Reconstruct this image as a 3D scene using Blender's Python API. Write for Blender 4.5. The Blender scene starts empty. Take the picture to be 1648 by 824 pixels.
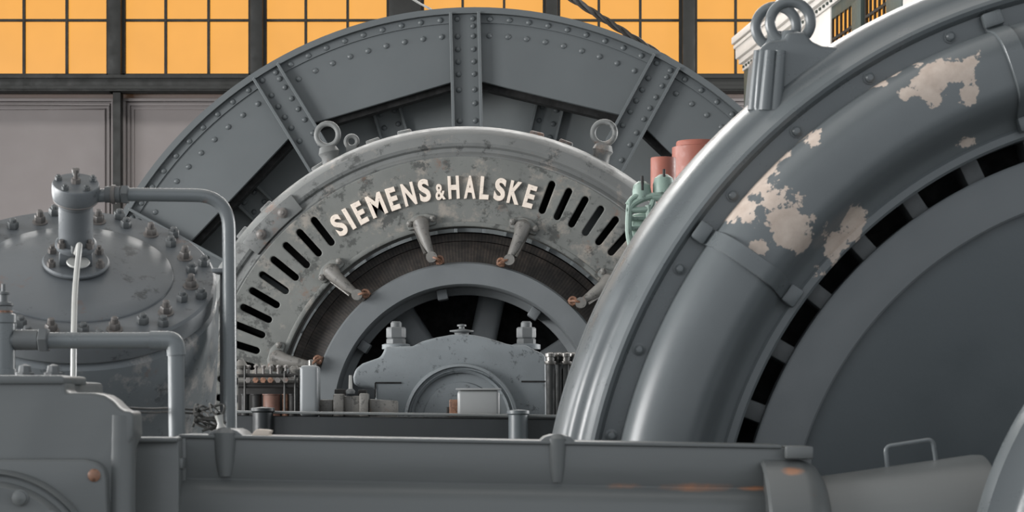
import bpy, bmesh, math, random
from mathutils import Vector, Matrix
from math import sin, cos, pi, radians as R, atan2, hypot, sqrt
random.seed(7)
scene = bpy.context.scene
C = scene.collection

# ------------------------------------------------------------------ camera
F, CX, HY, ZC = 3400.0, 824.0, 653.0, 2.6          # focal length in px, principal column, horizon row, eye height
cam_d = bpy.data.cameras.new('camera'); cam = bpy.data.objects.new('camera', cam_d); C.objects.link(cam)
cam.location = (0, 0, ZC); cam.rotation_euler = (pi/2, 0, 0)
cam_d.sensor_width = 36; cam_d.lens = F/1648*36; cam_d.shift_y = (HY-412)/1648
cam_d.clip_end = 200
cam_d.dof.use_dof = True; cam_d.dof.focus_distance = 9.5; cam_d.dof.aperture_fstop = 13
scene.camera = cam
# ------------------------------------------------------------------ light
w = bpy.data.worlds.new('hall_daylight'); scene.world = w; w.use_nodes = True
w.node_tree.nodes['Background'].inputs[0].default_value = (0.90, 0.95, 1.0, 1)
w.node_tree.nodes['Background'].inputs[1].default_value = 1.0
def area(name, loc, rot, sx, sy, power, col):
    l = bpy.data.lights.new(name, 'AREA'); l.shape = 'RECTANGLE'; l.size = sx; l.size_y = sy; l.energy = power; l.color = col
    o = bpy.data.objects.new(name, l); C.objects.link(o); o.location = loc; o.rotation_euler = rot
    return o
area('skylight', (0, 15.5, 9.2), (R(-28), 0, 0), 12, 4, 1250, (1, .98, .95))
area('overhead_fill', (0, 6.5, 9.3), (0, 0, 0), 8, 9, 170, (1, .98, .95))  # added overhead fill that lifts the lid and covers, not a known fixture
area('side_windows', (-9, 4.6, 4.0), (0, R(-86), 0), 3.6, 5.5, 1250, (1, .99, .98))
area('rear_side_windows', (-9, 12.2, 4.0), (0, R(-86), 0), 3.6, 6, 560, (1, .99, .98))
area('far_side_windows', (9, 13.0, 4.4), (0, R(86), 0), 3.6, 5, 950, (1, .99, .98))
vs = scene.view_settings
vs.view_transform = 'Standard'; vs.look = 'None'; vs.gamma = 1; vs.exposure = 0.0; vs.use_curve_mapping = False

# ------------------------------------------------------------------ materials
def lin(c):
    return tuple(((v/255)/12.92 if v/255 <= .04045 else ((v/255+.055)/1.055)**2.4) for v in c) + (1,)
class NT:
    def __init__(s, name):
        s.m = bpy.data.materials.new(name); s.m.use_nodes = True; s.t = s.m.node_tree
        s.b = s.t.nodes['Principled BSDF']
    def n(s, typ, **kw):
        o = s.t.nodes.new(typ)
        for k, v in kw.items(): setattr(o, k, v)
        return o
    def l(s, a, b): s.t.links.new(a, b)
    def noise(s, scale, detail=4, rough=.6, vec=None):
        o = s.n('ShaderNodeTexNoise'); o.inputs['Scale'].default_value = scale; o.inputs['Detail'].default_value = detail; o.inputs['Roughness'].default_value = rough
        s.l(vec if vec is not None else s.co, o.inputs['Vector']); return o.outputs['Fac']
    def ramp(s, fac, stops):
        o = s.n('ShaderNodeValToRGB'); e = o.color_ramp.elements
        e[0].position, e[0].color = stops[0]; e[1].position, e[1].color = stops[-1]
        for p, c in stops[1:-1]:
            k = e.new(p); k.color = c
        s.l(fac, o.inputs[0]); return o.outputs[0]
    def mix(s, fac, a, b, blend='MIX'):
        o = s.n('ShaderNodeMix', data_type='RGBA', blend_type=blend)
        if isinstance(fac, float): o.inputs[0].default_value = fac
        else: s.l(fac, o.inputs[0])
        for i, v in ((6, a), (7, b)):
            if isinstance(v, tuple): o.inputs[i].default_value = v
            else: s.l(v, o.inputs[i])
        return o.outputs[2]
    def math(s, op, a, b=None, clamp=False):
        o = s.n('ShaderNodeMath', operation=op); o.use_clamp = clamp
        for i, v in ((0, a), (1, b)):
            if v is None: continue
            if isinstance(v, (int, float)): o.inputs[i].default_value = v
            else: s.l(v, o.inputs[i])
        return o.outputs[0]
    def coords(s, kind='Object', scale=(1, 1, 1)):
        tc = s.n('ShaderNodeTexCoord'); mp = s.n('ShaderNodeMapping'); mp.inputs['Scale'].default_value = scale
        s.l(tc.outputs[kind], mp.inputs[0]); s.co = mp.outputs[0]; s.raw = tc.outputs[kind]
    def bump(s, h, strength=.1, dist=.01):
        o = s.n('ShaderNodeBump'); o.inputs['Strength'].default_value = strength; o.inputs['Distance'].default_value = dist
        s.l(h, o.inputs['Height']); s.l(o.outputs[0], s.b.inputs['Normal'])
B0, B1 = (0, 0, 0, 1), (1, 1, 1, 1)
def paint(name, rgb, rough=.38, var=.16, wear=0.0, wear_rgb=(150, 142, 132), rust=0.0, scale=3.0, bump=.06, scuff=0.0, metallic=0.0, stretch=(1, 1, 1)):
    t = NT(name); t.coords(scale=stretch)
    base = lin(rgb)
    dk = tuple(v*(1-var) for v in base[:3])+(1,); lt = tuple(min(1, v*(1+var)) for v in base[:3])+(1,)
    col = t.ramp(t.noise(scale, 5, .65), [(.3, dk), (.7, lt)])
    if wear > 0:
        m = t.ramp(t.noise(scale*2.2, 8, .7), [(.66-wear, B0), (.72-wear*.6, B1)])
        col = t.mix(m, col, lin(wear_rgb))
    if scuff > 0:
        m = t.ramp(t.noise(scale*3.1, 9, .75), [(.36+scuff*.3, B1), (.42+scuff*.3, B0)])
        col = t.mix(m, col, tuple(v*.45 for v in base[:3])+(1,))
    if rust > 0:
        m = t.ramp(t.noise(scale*1.7+.3, 8, .7), [(.68-rust, B0), (.80-rust*.6, B1)])
        col = t.mix(m, col, lin((122, 84, 62)))
    t.l(col, t.b.inputs['Base Color'])
    rr = t.ramp(t.noise(scale*4, 4), [(.3, (rough*.8,)*3+(1,)), (.7, (min(1, rough*1.25),)*3+(1,))])
    t.l(rr, t.b.inputs['Roughness']); t.b.inputs['Metallic'].default_value = metallic
    if bump: t.bump(t.noise(scale*14, 6, .7), bump, .01)
    return t.m
def spotted(name, src, spots, org):
    m = src.copy(); m.name = name; nt = m.node_tree; N = nt.nodes; Lk = nt.links.new
    b = N['Principled BSDF']; old = b.inputs['Base Color'].links[0].from_socket
    tc = N.new('ShaderNodeTexCoord'); acc = None
    for c, rx, rz, amp in spots:
        s_ = N.new('ShaderNodeVectorMath'); s_.operation = 'SUBTRACT'; Lk(tc.outputs['Object'], s_.inputs[0]); s_.inputs[1].default_value = c-org
        m_ = N.new('ShaderNodeVectorMath'); m_.operation = 'MULTIPLY'; Lk(s_.outputs[0], m_.inputs[0]); m_.inputs[1].default_value = (1/rx, 0, 1/rz)
        l_ = N.new('ShaderNodeVectorMath'); l_.operation = 'LENGTH'; Lk(m_.outputs[0], l_.inputs[0])
        r_ = N.new('ShaderNodeMapRange'); r_.inputs[1].default_value = 0; r_.inputs[2].default_value = 1; r_.inputs[3].default_value = amp; r_.inputs[4].default_value = 0; Lk(l_.outputs['Value'], r_.inputs[0])
        if acc is None: acc = r_.outputs[0]
        else:
            x_ = N.new('ShaderNodeMath'); x_.operation = 'MAXIMUM'; Lk(acc, x_.inputs[0]); Lk(r_.outputs[0], x_.inputs[1]); acc = x_.outputs[0]
    nz = N.new('ShaderNodeTexNoise'); nz.inputs['Scale'].default_value = 30; nz.inputs['Detail'].default_value = 6; Lk(tc.outputs['Object'], nz.inputs['Vector'])
    mu = N.new('ShaderNodeMath'); mu.operation = 'MULTIPLY'; Lk(acc, mu.inputs[0]); Lk(nz.outputs['Fac'], mu.inputs[1])
    mr = N.new('ShaderNodeMapRange'); mr.inputs[1].default_value = .12; mr.inputs[2].default_value = .42; Lk(mu.outputs[0], mr.inputs[0])
    mx = N.new('ShaderNodeMix'); mx.data_type = 'RGBA'; Lk(mr.outputs[0], mx.inputs[0]); Lk(old, mx.inputs[6]); mx.inputs[7].default_value = lin((172, 124, 96))
    Lk(mx.outputs[2], b.inputs['Base Color'])
    return m
def emit(name, rgb, strength):
    t = NT(name); t.coords()
    c = lin(rgb); col = t.ramp(t.noise(1.3, 3), [(.3, tuple(v*.93 for v in c[:3])+(1,)), (.7, tuple(min(1, v*1.05) for v in c[:3])+(1,))])
    t.b.inputs['Base Color'].default_value = (.02, .015, .01, 1); t.l(col, t.b.inputs['Emission Color'])
    t.b.inputs['Emission Strength'].default_value = strength; t.b.inputs['Roughness'].default_value = .3
    return t.m
M = {}
M['wheel'] = paint('wheel_paint', (90, 95, 97), .5, .08, scale=2.2, bump=.04)
M['wheel_dark'] = paint('wheel_rear_paint', (112, 117, 118), .55, .10, scale=2.2)
M['rivet'] = paint('rivet_paint', (93, 98, 100), .4, .08)
M['stator'] = paint('stator_worn_paint', (108, 110, 109), .5, .16, wear=.09, wear_rgb=(140, 133, 126), rust=.075, scuff=.12, scale=2.6, bump=.10)
M['plate'] = paint('stator_face_paint', (108, 110, 107), .55, .18, wear=.13, wear_rgb=(142, 136, 128), rust=.075, scuff=.16, scale=3.2, bump=.14)
M['letter'] = paint('cream_letter_paint', (236, 222, 208), .5, .05, scuff=.03, scale=20)
M['iron'] = paint('bare_dark_iron', (34, 33, 32), .65, .25, scale=6)
M['black'] = paint('black_iron_and_shade', (16, 16, 16), .8, .2, scale=6)  # iron cores and joints, also the shade strips along the wheel plates
M['holder'] = paint('brush_holder_iron', (112, 110, 106), .42, .2, rust=.06, scuff=.15, scale=9, bump=.15)
M['copper'] = paint('copper_brush', (134, 98, 78), .5, .35, scale=25, scuff=.25)
M['rotor'] = paint('rotor_paint', (104, 108, 110), .42, .07, scale=4)
M['grey'] = paint('machine_grey_paint', (96, 101, 103), .30, .07, scale=3, bump=.015)
M['beam'] = paint('bed_frame_paint', (102, 105, 105), .36, .12, rust=.045, scale=2.4, bump=.04, stretch=(.3, 1, 1.6))
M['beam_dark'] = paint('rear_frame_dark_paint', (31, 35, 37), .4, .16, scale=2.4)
M['web'] = paint('web_dark_paint', (80, 86, 89), .4, .06, scale=2)
M['tank'] = paint('vessel_paint', (104, 108, 111), .42, .12, rust=.06, scuff=.03, scale=3.4, bump=.06)
M['tankbody'] = paint('vessel_body_worn_paint', (108, 113, 116), .30, .12, wear=.12, wear_rgb=(160, 156, 152), rust=.04, scuff=.04, scale=3.2, bump=.06)
M['rusty'] = paint('rusty_bolt', (106, 102, 99), .5, .2, rust=.08, scale=16)
M['boltgrey'] = paint('bolt_paint', (96, 99, 100), .55, .12, rust=.03, scale=12)
M['pipe'] = paint('pipe_paint', (108, 113, 115), .32, .08, rust=.01, scale=4)
M['pipelite'] = paint('bright_tube_paint', (176, 176, 172), .35, .06, scale=6)
M['bearing'] = paint('bearing_paint', (118, 124, 127), .5, .08, scuff=.04, scale=6, bump=.12)
M['boxgrey'] = paint('control_box_paint', (122, 126, 128), .35, .04, scale=4, bump=.0)
M['boxwhite'] = paint('light_box_paint', (136, 138, 138), .4, .04, scale=4, bump=.0)
M['green'] = paint('pale_green_paint', (126, 146, 136), .45, .14, scuff=.04, scale=14, bump=.08)
M['red'] = paint('red_brown_insulator', (146, 84, 69), .5, .12, scale=8)
M['steel'] = paint('polished_steel', (112, 110, 107), .3, .3, metallic=.7, scale=10)
M['darkpipe'] = paint('dark_oil_pipe', (30, 32, 32), .7, .2, scale=8)
M['wire'] = paint('dark_wire', (62, 62, 60), .5, .2, scale=10)
M['frame'] = paint('window_iron', (30, 31, 29), .6, .15, scale=2)
M['wall'] = paint('wall_plaster', (134, 128, 127), .8, .03, scale=1.2, bump=.02)
M['mould'] = paint('moulding_plaster', (138, 132, 131), .7, .03, scale=1.2, bump=.02)
M['floor'] = paint('floor_stone', (92, 90, 86), .7, .1, scale=1)
M['concrete'] = paint('foundation_concrete', (84, 82, 78), .8, .12, scale=2)
M['amber'] = emit('amber_lit_glass', (246, 174, 78), 0.97)
M['kwhite'] = paint('kiosk_white_paint', (226, 222, 216), .6, .05, scale=3)
M['kgreen'] = paint('kiosk_green_paint', (70, 82, 78), .5, .1, scale=3)
M['brown'] = paint('brown_winding', (122, 90, 78), .6, .25, scale=14)
M['cream'] = paint('cream_scrap', (214, 200, 186), .6, .08, scale=12)
M['rope'] = paint('steel_rope', (60, 58, 56), .5, .2, scale=20)
def commutator_mat():
    t = NT('commutator_segments'); t.coords()
    sep = t.n('ShaderNodeSeparateXYZ'); t.l(t.raw, sep.inputs[0])
    ang = t.math('ARCTAN2', sep.outputs[0], sep.outputs[2])
    st = t.math('SINE', t.math('MULTIPLY', ang, 330.0))
    nz = t.noise(18, 6, .7)
    f = t.math('ADD', t.math('MULTIPLY', st, .10), nz)
    t.l(t.ramp(f, [(.35, lin((30, 27, 24))), (.62, lin((58, 51, 46))), (.85, lin((84, 72, 64)))]), t.b.inputs['Base Color'])
    t.b.inputs['Roughness'].default_value = .55
    t.bump(nz, .3, .01)
    return t.m
M['comm'] = commutator_mat()

# ------------------------------------------------------------------ mesh helpers
def P(px, py, d): return Vector(((px-CX)*d/F, d, ZC-(py-HY)*d/F))
def frame(o, z, x=None):
    z = Vector(z).normalized()
    if x is None: x = Vector((1, 0, 0)) if abs(z.x) < .9 else Vector((0, 1, 0))
    x = Vector(x); x = (x - z*x.dot(z)).normalized(); y = z.cross(x)
    m = Matrix.Identity(4)
    for i in range(3): m[i][0], m[i][1], m[i][2], m[i][3] = x[i], y[i], z[i], o[i]
    return m
class MB:
    def __init__(s): s.v = []; s.f = []
    def add(s, v, f, m=None):
        k = len(s.v)
        s.v += [(m @ Vector(p)) if m else Vector(p) for p in v]; s.f += [tuple(i+k for i in q) for q in f]; return s
    def box(s, c, size, m=None):
        x, y, z = (v/2 for v in size); c = Vector(c)
        return s.add([c+Vector(p) for p in ((-x,-y,-z),(x,-y,-z),(x,y,-z),(-x,y,-z),(-x,-y,z),(x,-y,z),(x,y,z),(-x,y,z))],
                     [(3,2,1,0),(4,5,6,7),(0,1,5,4),(1,2,6,5),(2,3,7,6),(3,0,4,7)], m)
    def lathe(s, prof, m=None, n=48, closed=False, caps=True):
        """prof: (r, z) pairs turned about local z"""
        v, f = [], []; k = len(prof)
        for i in range(n):
            a = 2*pi*i/n
            v += [(r*cos(a), r*sin(a), z) for r, z in prof]
        for i in range(n):
            j = (i+1) % n
            for q in range(k if closed else k-1):
                p = (q+1) % k
                f.append((i*k+q, j*k+q, j*k+p, i*k+p))
        if caps and not closed:
            if prof[0][0] > 1e-6: f.append(tuple(i*k for i in range(n))[::-1])
            if prof[-1][0] > 1e-6: f.append(tuple(i*k+k-1 for i in range(n)))
        return s.add(v, f, m)
    def cyl(s, p0, p1, r, r1=None, n=16):
        p0, p1 = Vector(p0), Vector(p1); L = (p1-p0).length
        return s.lathe([(r, 0), (r if r1 is None else r1, L)], frame(p0, p1-p0), n)
    def hexa(s, o, z, r, h, x=None, ch=.12):
        return s.lathe([(r*(1-ch), 0), (r, h*.12), (r, h*.88), (r*(1-ch), h)], frame(o, z, x), 6)
    def prism(s, pts, axis, a, b):
        """pts 2D; axis 'y': (x,z) extruded y=a..b ; axis 'x': (y,z) extruded x=a..b ; 'z': (x,y)"""
        def mk(p, t): return {'y': (p[0], t, p[1]), 'x': (t, p[0], p[1]), 'z': (p[0], p[1], t)}[axis]
        n = len(pts)
        return s.add([mk(p, a) for p in pts]+[mk(p, b) for p in pts],
                     [tuple(range(n)), tuple(range(2*n-1, n-1, -1))]+[(i, i+n, (i+1) % n+n, (i+1) % n) for i in range(n)])
    def tube(s, pts, r, n=12, caps=True):
        pts = [Vector(p) for p in pts]; v, f = [], []; k = len(pts); up = None
        for i, p in enumerate(pts):
            t = (pts[min(i+1, k-1)]-pts[max(i-1, 0)]).normalized()
            if up is None: up = t.orthogonal().normalized()
            up = (up-t*up.dot(t)).normalized(); w_ = t.cross(up)
            rr = r[i] if isinstance(r, (list, tuple)) else r
            v += [p+(up*cos(2*pi*j/n)+w_*sin(2*pi*j/n))*rr for j in range(n)]
        for i in range(k-1):
            for j in range(n):
                q = (j+1) % n; f.append((i*n+j, i*n+q, (i+1)*n+q, (i+1)*n+j))
        if caps: f += [tuple(range(n))[::-1], tuple((k-1)*n+j for j in range(n))]
        return s.add(v, f)
    def torus(s, o, z, Rr, r, n=28, k=12, x=None):
        prof = [(Rr+r*cos(2*pi*j/k), r*sin(2*pi*j/k)) for j in range(k)]
        return s.lathe(prof, frame(o, z, x), n, closed=True)
    def mesh(s, name, bevel=0, seg=2, sharp=34, off=None):
        me = bpy.data.meshes.new(name); bm = bmesh.new()
        vs_ = [bm.verts.new(p-(off or Vector((0, 0, 0)))) for p in s.v]
        for q in s.f:
            try: bm.faces.new([vs_[i] for i in q])
            except ValueError: pass
        bmesh.ops.remove_doubles(bm, verts=bm.verts, dist=1e-6)
        bmesh.ops.recalc_face_normals(bm, faces=bm.faces)
        if bevel:
            ed = [e for e in bm.edges if len(e.link_faces) == 2 and e.calc_face_angle(0) > R(28)]
            bmesh.ops.bevel(bm, geom=ed, offset=bevel, segments=seg, affect='EDGES', clamp_overlap=True, profile=.5)
        bm.to_mesh(me); bm.free()
        for p in me.polygons: p.use_smooth = True
        me.set_sharp_from_angle(angle=R(sharp))
        return me
def fillet(pts, rad, n=7):
    pts = [Vector(p) for p in pts]; out = [pts[0]]
    for a, b, c in zip(pts, pts[1:], pts[2:]):
        u, v = (a-b), (c-b); r_ = min(rad, u.length*.49, v.length*.49); u.normalize(); v.normalize()
        p, q = b+u*r_, b+v*r_
        for i in range(n+1):
            t = i/n; out.append(p*(1-t)**2+b*2*t*(1-t)+q*t*t)
    return out+[pts[-1]]
def smooth(pts, n=8):
    pts = [Vector(p) for p in pts]; q = [pts[0]]+pts+[pts[-1]]; out = []
    for i in range(1, len(q)-2):
        a, b, c, d = q[i-1:i+3]
        for k in range(n):
            t = k/n
            out.append(.5*((2*b)+(c-a)*t+(2*a-5*b+4*c-d)*t*t+(3*b-a-3*c+d)*t**3))
    return out+[pts[-1]]
def props(o, label=None, cat=None, group=None, kind=None):
    for k, v in (('label', label), ('category', cat), ('group', group), ('kind', kind)):
        if v: o[k] = v
    return o
def root(name, loc, label, cat, group=None):
    o = bpy.data.objects.new(name, None); C.objects.link(o); o.location = loc; o.empty_display_size = .1
    return props(o, label, cat, group)
def wloc(p):
    v = Vector((0, 0, 0))
    while p is not None: v += p.location; p = p.parent
    return v
def part(name, mb, mat, parent, bevel=0, seg=2, sharp=34, label=None, kind=None, origin=None):
    """a mesh in world coordinates hung under parent (parents only translate)"""
    pl = wloc(parent) if parent else Vector((0, 0, 0))
    org = Vector(origin) if origin is not None else pl
    me = mb.mesh(name, bevel, seg, sharp, org); me.materials.append(M[mat] if isinstance(mat, str) else mat)
    o = bpy.data.objects.new(name, me); C.objects.link(o); o.parent = parent; o.location = org-pl
    return props(o, label, None, None, kind)
def solid(name, mb, mat, label, cat, group=None, bevel=0, seg=2, origin=None, sharp=34):
    o = part(name, mb, mat, None, bevel, seg, sharp, origin=origin)
    return props(o, label, cat, group)
def struct(name, mb, mat, bevel=0):
    return props(part(name, mb, mat, None, bevel), None, None, None, 'structure')
def inst(name, me, parent, mw):
    """a copy sharing mesh data at world matrix mw"""
    o = bpy.data.objects.new(name, me); C.objects.link(o); o.parent = parent
    o.matrix_basis = Matrix.Translation(-wloc(parent)) @ mw if parent else mw
    return o
def local_mesh(name, mb, mat, bevel=0, seg=2, sharp=34):
    me = mb.mesh(name, bevel, seg, sharp); me.materials.append(M[mat]); return me
YAX = Matrix.Rotation(-pi/2, 4, 'X')          # maps local z to +y  (x stays, local y to -z)
def yframe(x, y, z): return Matrix.Translation((x, y, z)) @ YAX
def polar(cx, cz, ang, r): return (cx+r*sin(ang), cz+r*cos(ang))     # ang from straight up, clockwise as seen

# ================================================================== THE HALL
struct('floor', MB().box((0, 9, -.1), (40, 40, .2)), 'floor')
struct('ceiling', MB().box((0, 9.5, 9.6), (24, 22, .2)), 'concrete')
DW = 20.0; S = DW/F
wallroot = struct('wall_back', MB().box((0, DW+.35, 4.75), (26, .3, 9.5)), 'wall')
BAYS = [(-30, 177), (198, 405), (425, 627), (678, 878), (897, 1097), (1117, 1317), (1337, 1537)]
POSTS = [(177, 198), (405, 425), (627, 678), (878, 897), (1097, 1117), (1317, 1337)]
def wx(px): return (px-CX)*S
def wz(py): return ZC-(py-HY)*S
YB, YT, YS = 124, 150, [33, -58, -149]       # window bottom, transom bottom, glazing bar rows
pane_me = {}
for i, (a, b) in enumerate(BAYS):
    wr = bpy.data.objects.new('window_%d' % (i+1), None); C.objects.link(wr); wr.location = (wx((a+b)/2), DW, wz(YB)); wr['kind'] = 'structure'
    zt, zb = wz(YS[-1]), wz(YB)
    fr = MB()
    for x in (a, b): fr.box((wx(x)+(.012 if x == a else -.012), DW, (zt+zb)/2), (.03, .08, zt-zb))
    fr.box((wx((a+b)/2), DW, zb+.012), (wx(b)-wx(a), .08, .03)); fr.box((wx((a+b)/2), DW, zt), (wx(b)-wx(a), .08, .03))
    part('window_frame', fr, 'frame', wr)
    cols = [wx(a)+(wx(b)-wx(a))*k/3 for k in range(4)]; rows = [zb]+[wz(y) for y in YS]
    for x in cols[1:-1]: part('glazing_bar', MB().box((x, DW, (zt+zb)/2), (.024, .05, zt-zb)), 'frame', wr)
    for z in rows[1:-1]: part('glazing_bar', MB().box((wx((a+b)/2), DW, z), (wx(b)-wx(a), .044, .022)), 'frame', wr)
    for c0, c1 in zip(cols, cols[1:]):
        for z0, z1 in zip(rows, rows[1:]):
            part('pane', MB().box(((c0+c1)/2, DW+.02, (z0+z1)/2), (c1-c0, .008, z1-z0)), 'amber', wr)
for i, (a, b) in enumerate(POSTS):
    t = struct('trim_%d' % (i+1), MB().box((wx((a+b)/2), DW-.02, (wz(YS[-1])+wz(YT))/2), (wx(b)-wx(a), .2, wz(YS[-1])-wz(YT))), 'frame', .008)
    part('lower_post', MB().box((wx((a+b)/2)+.01, DW+.03, wz(YT)/2), (.07 if b-a < 30 else .2, .16, wz(YT))), 'frame', t)
tr = struct('trim_7', MB().box((0, DW-.03, (wz(YB)+wz(YT))/2), (18, .22, wz(YB)-wz(YT))), 'frame', .01)
part('transom_lip', MB().box((0, DW-.15, wz(YB)-.02), (18, .05, .03)).box((0, DW-.15, wz(YT)+.03), (18, .05, .03)), 'frame', tr)
edges = [-42]+[(a+b)/2 for a, b in POSTS]+[1560]
for a, b in zip(edges, edges[1:]):
    x0, x1 = wx(a)+.035+(.0), wx(b)-.035; z0, z1 = .3, wz(YT)-.03
    pr = part('wall_panel', MB().box(((x0+x1)/2, DW+.17, (z0+z1)/2), (x1-x0, .06, z1-z0)), 'wall', wallroot)
    for ins, wd, th in ((.005, .028, .05), (.05, .02, .03), (.095, .012, .022)):
        m = MB()
        for (cx_, cz_, sx, sz) in (((x0+x1)/2, z1-ins-wd/2, x1-x0-2*ins, wd), ((x0+x1)/2, z0+ins+wd/2, x1-x0-2*ins, wd),
                                   (x0+ins+wd/2, (z0+z1)/2, wd, z1-z0-2*ins-2*wd), (x1-ins-wd/2, (z0+z1)/2, wd, z1-z0-2*ins-2*wd)):
            m.box((cx_, DW+.14-th/2, cz_), (sx, th, sz))
        part('moulding', m, 'mould', pr, .004)

# ================================================================== BIG SPOKED WHEEL
AX, AZ = -75*10/F, ZC-15*10/F
DWH = 12.5; SW = DWH/F
RW = 651*SW
ROT = R(-1.42)
wheel = root('spoked_wheel', (AX, DWH, AZ), 'huge grey riveted wheel of plates and spokes behind the lettered generator', 'wheel')
# rim: broad cylinder with a front lip
rim = MB().lathe([(RW-.035, -.05), (RW, -.05), (RW, .85), (RW-.05, .85), (RW-.05, .02), (RW-.035, .02)], yframe(AX, DWH, AZ), 180, closed=True)
part('rim', rim, 'wheel', wheel)
part('rim_angle', MB().lathe([(RW-.036, -.012), (RW-.036, .03), (RW-.085, .03), (RW-.085, -.012)], yframe(AX, DWH, AZ), 180, closed=True), 'wheel', wheel)
rivet_me = local_mesh('rivet', MB().lathe([(.0175, 0), (.016, .007), (.010, .0125), (0, .0145)], None, 8), 'rivet')
TOY = Matrix.Rotation(pi/2, 4, 'X')           # local z to -y (towards the viewer)
VIS = (-4, -3, -2, -1, 0, 1, 2, 3)
web_t = .03
for k in range(12):
    a0 = ROT+k*pi/6; a1 = a0+pi/6; am = (a0+a1)/2
    ap = 521*SW; q = .02/ap
    def chord(a): return ap/cos(a-am)
    outer = [polar(AX, AZ, a0+(a1-a0)*i/14, RW-.05) for i in range(15)]
    inner = [polar(AX, AZ, a1, chord(a1)), polar(AX, AZ, a0, chord(a0))]
    wp = part('web_plate', MB().prism(outer+inner, 'y', DWH, DWH+web_t), 'wheel', wheel, .004, 1)
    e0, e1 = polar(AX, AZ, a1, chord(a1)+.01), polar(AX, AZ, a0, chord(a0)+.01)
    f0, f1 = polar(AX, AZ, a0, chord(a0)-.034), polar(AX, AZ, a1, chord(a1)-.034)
    part('gap_shade_strip', MB().prism([e0, e1, f0, f1], 'y', DWH+.06, DWH+.16), 'black', wheel)  # black strip added as the shaded gap along the plate's inner edge
    kk = k if k < 6 else k-12
    if kk in (-3, -2, -1, 0, 1, 2):
        for i in range(9):
            a = a0+R(3.6)+(a1-a0-R(7.2))*i/8
            for rr, y in ((RW-.062, DWH-.012), (608*SW, DWH)):
                x, z = polar(AX, AZ, a, rr); inst('rivet', rivet_me, wp, Matrix.Translation((x, y, z)) @ TOY)
# rear web and its spokes
part('rear_web', MB().lathe([(.9, .42), (RW-.05, .42), (RW-.05, .45), (.9, .45)], yframe(AX, DWH, AZ), 96, closed=True), 'wheel_dark', wheel)
def spoke(name, a, r0, r1, hw, y0, fl, mat, par):
    ur = Vector((sin(a), 0, cos(a))); ut = Vector((cos(a), 0, -sin(a))); o = Vector((AX, 0, AZ))
    m = MB()
    def slab(t0, t1, ya, yb):
        v = [o+ur*r+ut*t+Vector((0, y, 0)) for y in (ya, yb) for r, t in ((r0, t0), (r1, t0), (r1, t1), (r0, t1))]
        m.add(v, [(0,1,2,3),(7,6,5,4),(0,4,5,1),(1,5,6,2),(2,6,7,3),(3,7,4,0)])
    slab(-hw, hw, y0-.02, y0)
    ws = part(name, m, mat, par, .003, 1)
    for s in (-1, 1):
        m = MB(); t = s*hw
        slab(t-.009, t+.009, y0-fl, y0)
        part('spoke_flange', m, mat, ws, .003, 1)
    return ws, ur, ut, o
for k in range(12):
    a = ROT+k*pi/6
    ws, ur, ut, o = spoke('spoke', a, .3, RW-.03, 22.5*SW, DWH, .075, 'wheel', wheel)
    kk = k if k <= 6 else k-12
    if abs(kk) <= 2:
        for s in (-1, 1):
            for i, rp in enumerate((634, 622, 606, 585, 565, 545, 520, 498, 470)):
                if s == -1 and i in (1, 7): continue
                p = o+ur*(rp*SW)+ut*(s*12.5*SW)+Vector((0, DWH-.02, 0))
                inst('rivet', rivet_me, ws, Matrix.Translation(p) @ TOY)
for k in range(12):
    a = ROT+R(15)+k*pi/6
    ws, ur, ut, o = spoke('rear_spoke', a, .9, RW-.08, 22*SW, DWH+.42, .06, 'wheel_dark', wheel)
    kk = k if k <= 6 else k-12
    if abs(kk) <= 2:
        for s in (-1, 1):
            for rp in (520, 497, 474):
                inst('rivet', rivet_me, ws, Matrix.Translation(o+ur*(rp*SW)+ut*(s*12*SW)+Vector((0, DWH+.40, 0))) @ TOY)
part('hub', MB().lathe([(.15, -.1), (.42, -.1), (.42, .9), (.15, .9)], yframe(AX, DWH, AZ), 40, closed=True), 'wheel_dark', wheel, .01)
part('shaft', MB().cyl((AX, 9.3, AZ), (AX, 14.2, AZ), .15, n=28), 'iron', wheel)
struct('rear_bearing_pier', MB().box((AX, 14.0, 1.2), (.8, .4, 2.4)), 'concrete').name = 'trim_8'

# ================================================================== LETTERED GENERATOR
DS = 10.0; SS = DS/F
gen = root('generator_stator', (AX, DS, AZ), 'worn grey generator ring with slotted face and raised cream lettering', 'generator')
ring = [(413, .0), (413, -.02), (418, -.024), (421, -.012), (424, .0), (430, .004), (433, -.008), (438, -.012), (452, 0), (461, .03), (467, .075), (469, .13),
        (465, .145), (470, .165), (476, .25), (478, .62), (470, .72), (440, .76), (410, .76), (410, .5), (411, .0)]
part('stator_ring', MB().lathe([(r*SS, y) for r, y in ring], yframe(AX, DS, AZ), 160, closed=True), 'stator', gen, sharp=28)
# face plate with real slots, cut as a filled 2D curve
def curve_mesh(name, loops, depth, bev, mat):
    cu = bpy.data.curves.new(name, 'CURVE'); cu.dimensions = '2D'; cu.fill_mode = 'BOTH'; cu.extrude = depth/2; cu.bevel_depth = bev; cu.bevel_resolution = 1
    for lp in loops:
        sp = cu.splines.new('POLY'); sp.points.add(len(lp)-1); sp.use_cyclic_u = True
        for p, q in zip(sp.points, lp): p.co = (q[0], q[1], 0, 1)
    ob = bpy.data.objects.new(name+'_tmp', cu); C.objects.link(ob)
    dg = bpy.context.evaluated_depsgraph_get(); me = bpy.data.meshes.new_from_object(ob.evaluated_get(dg))
    bpy.data.objects.remove(ob); bpy.data.curves.remove(cu)
    me.materials.clear(); me.materials.append(M[mat])
    for p in me.polygons: p.use_smooth = True
    me.set_sharp_from_angle(angle=R(30)); me.name = name
    return me
SL = [20.6+4.25*i for i in range(14)]+[-37.8-4.38*i for i in range(13)]
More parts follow.
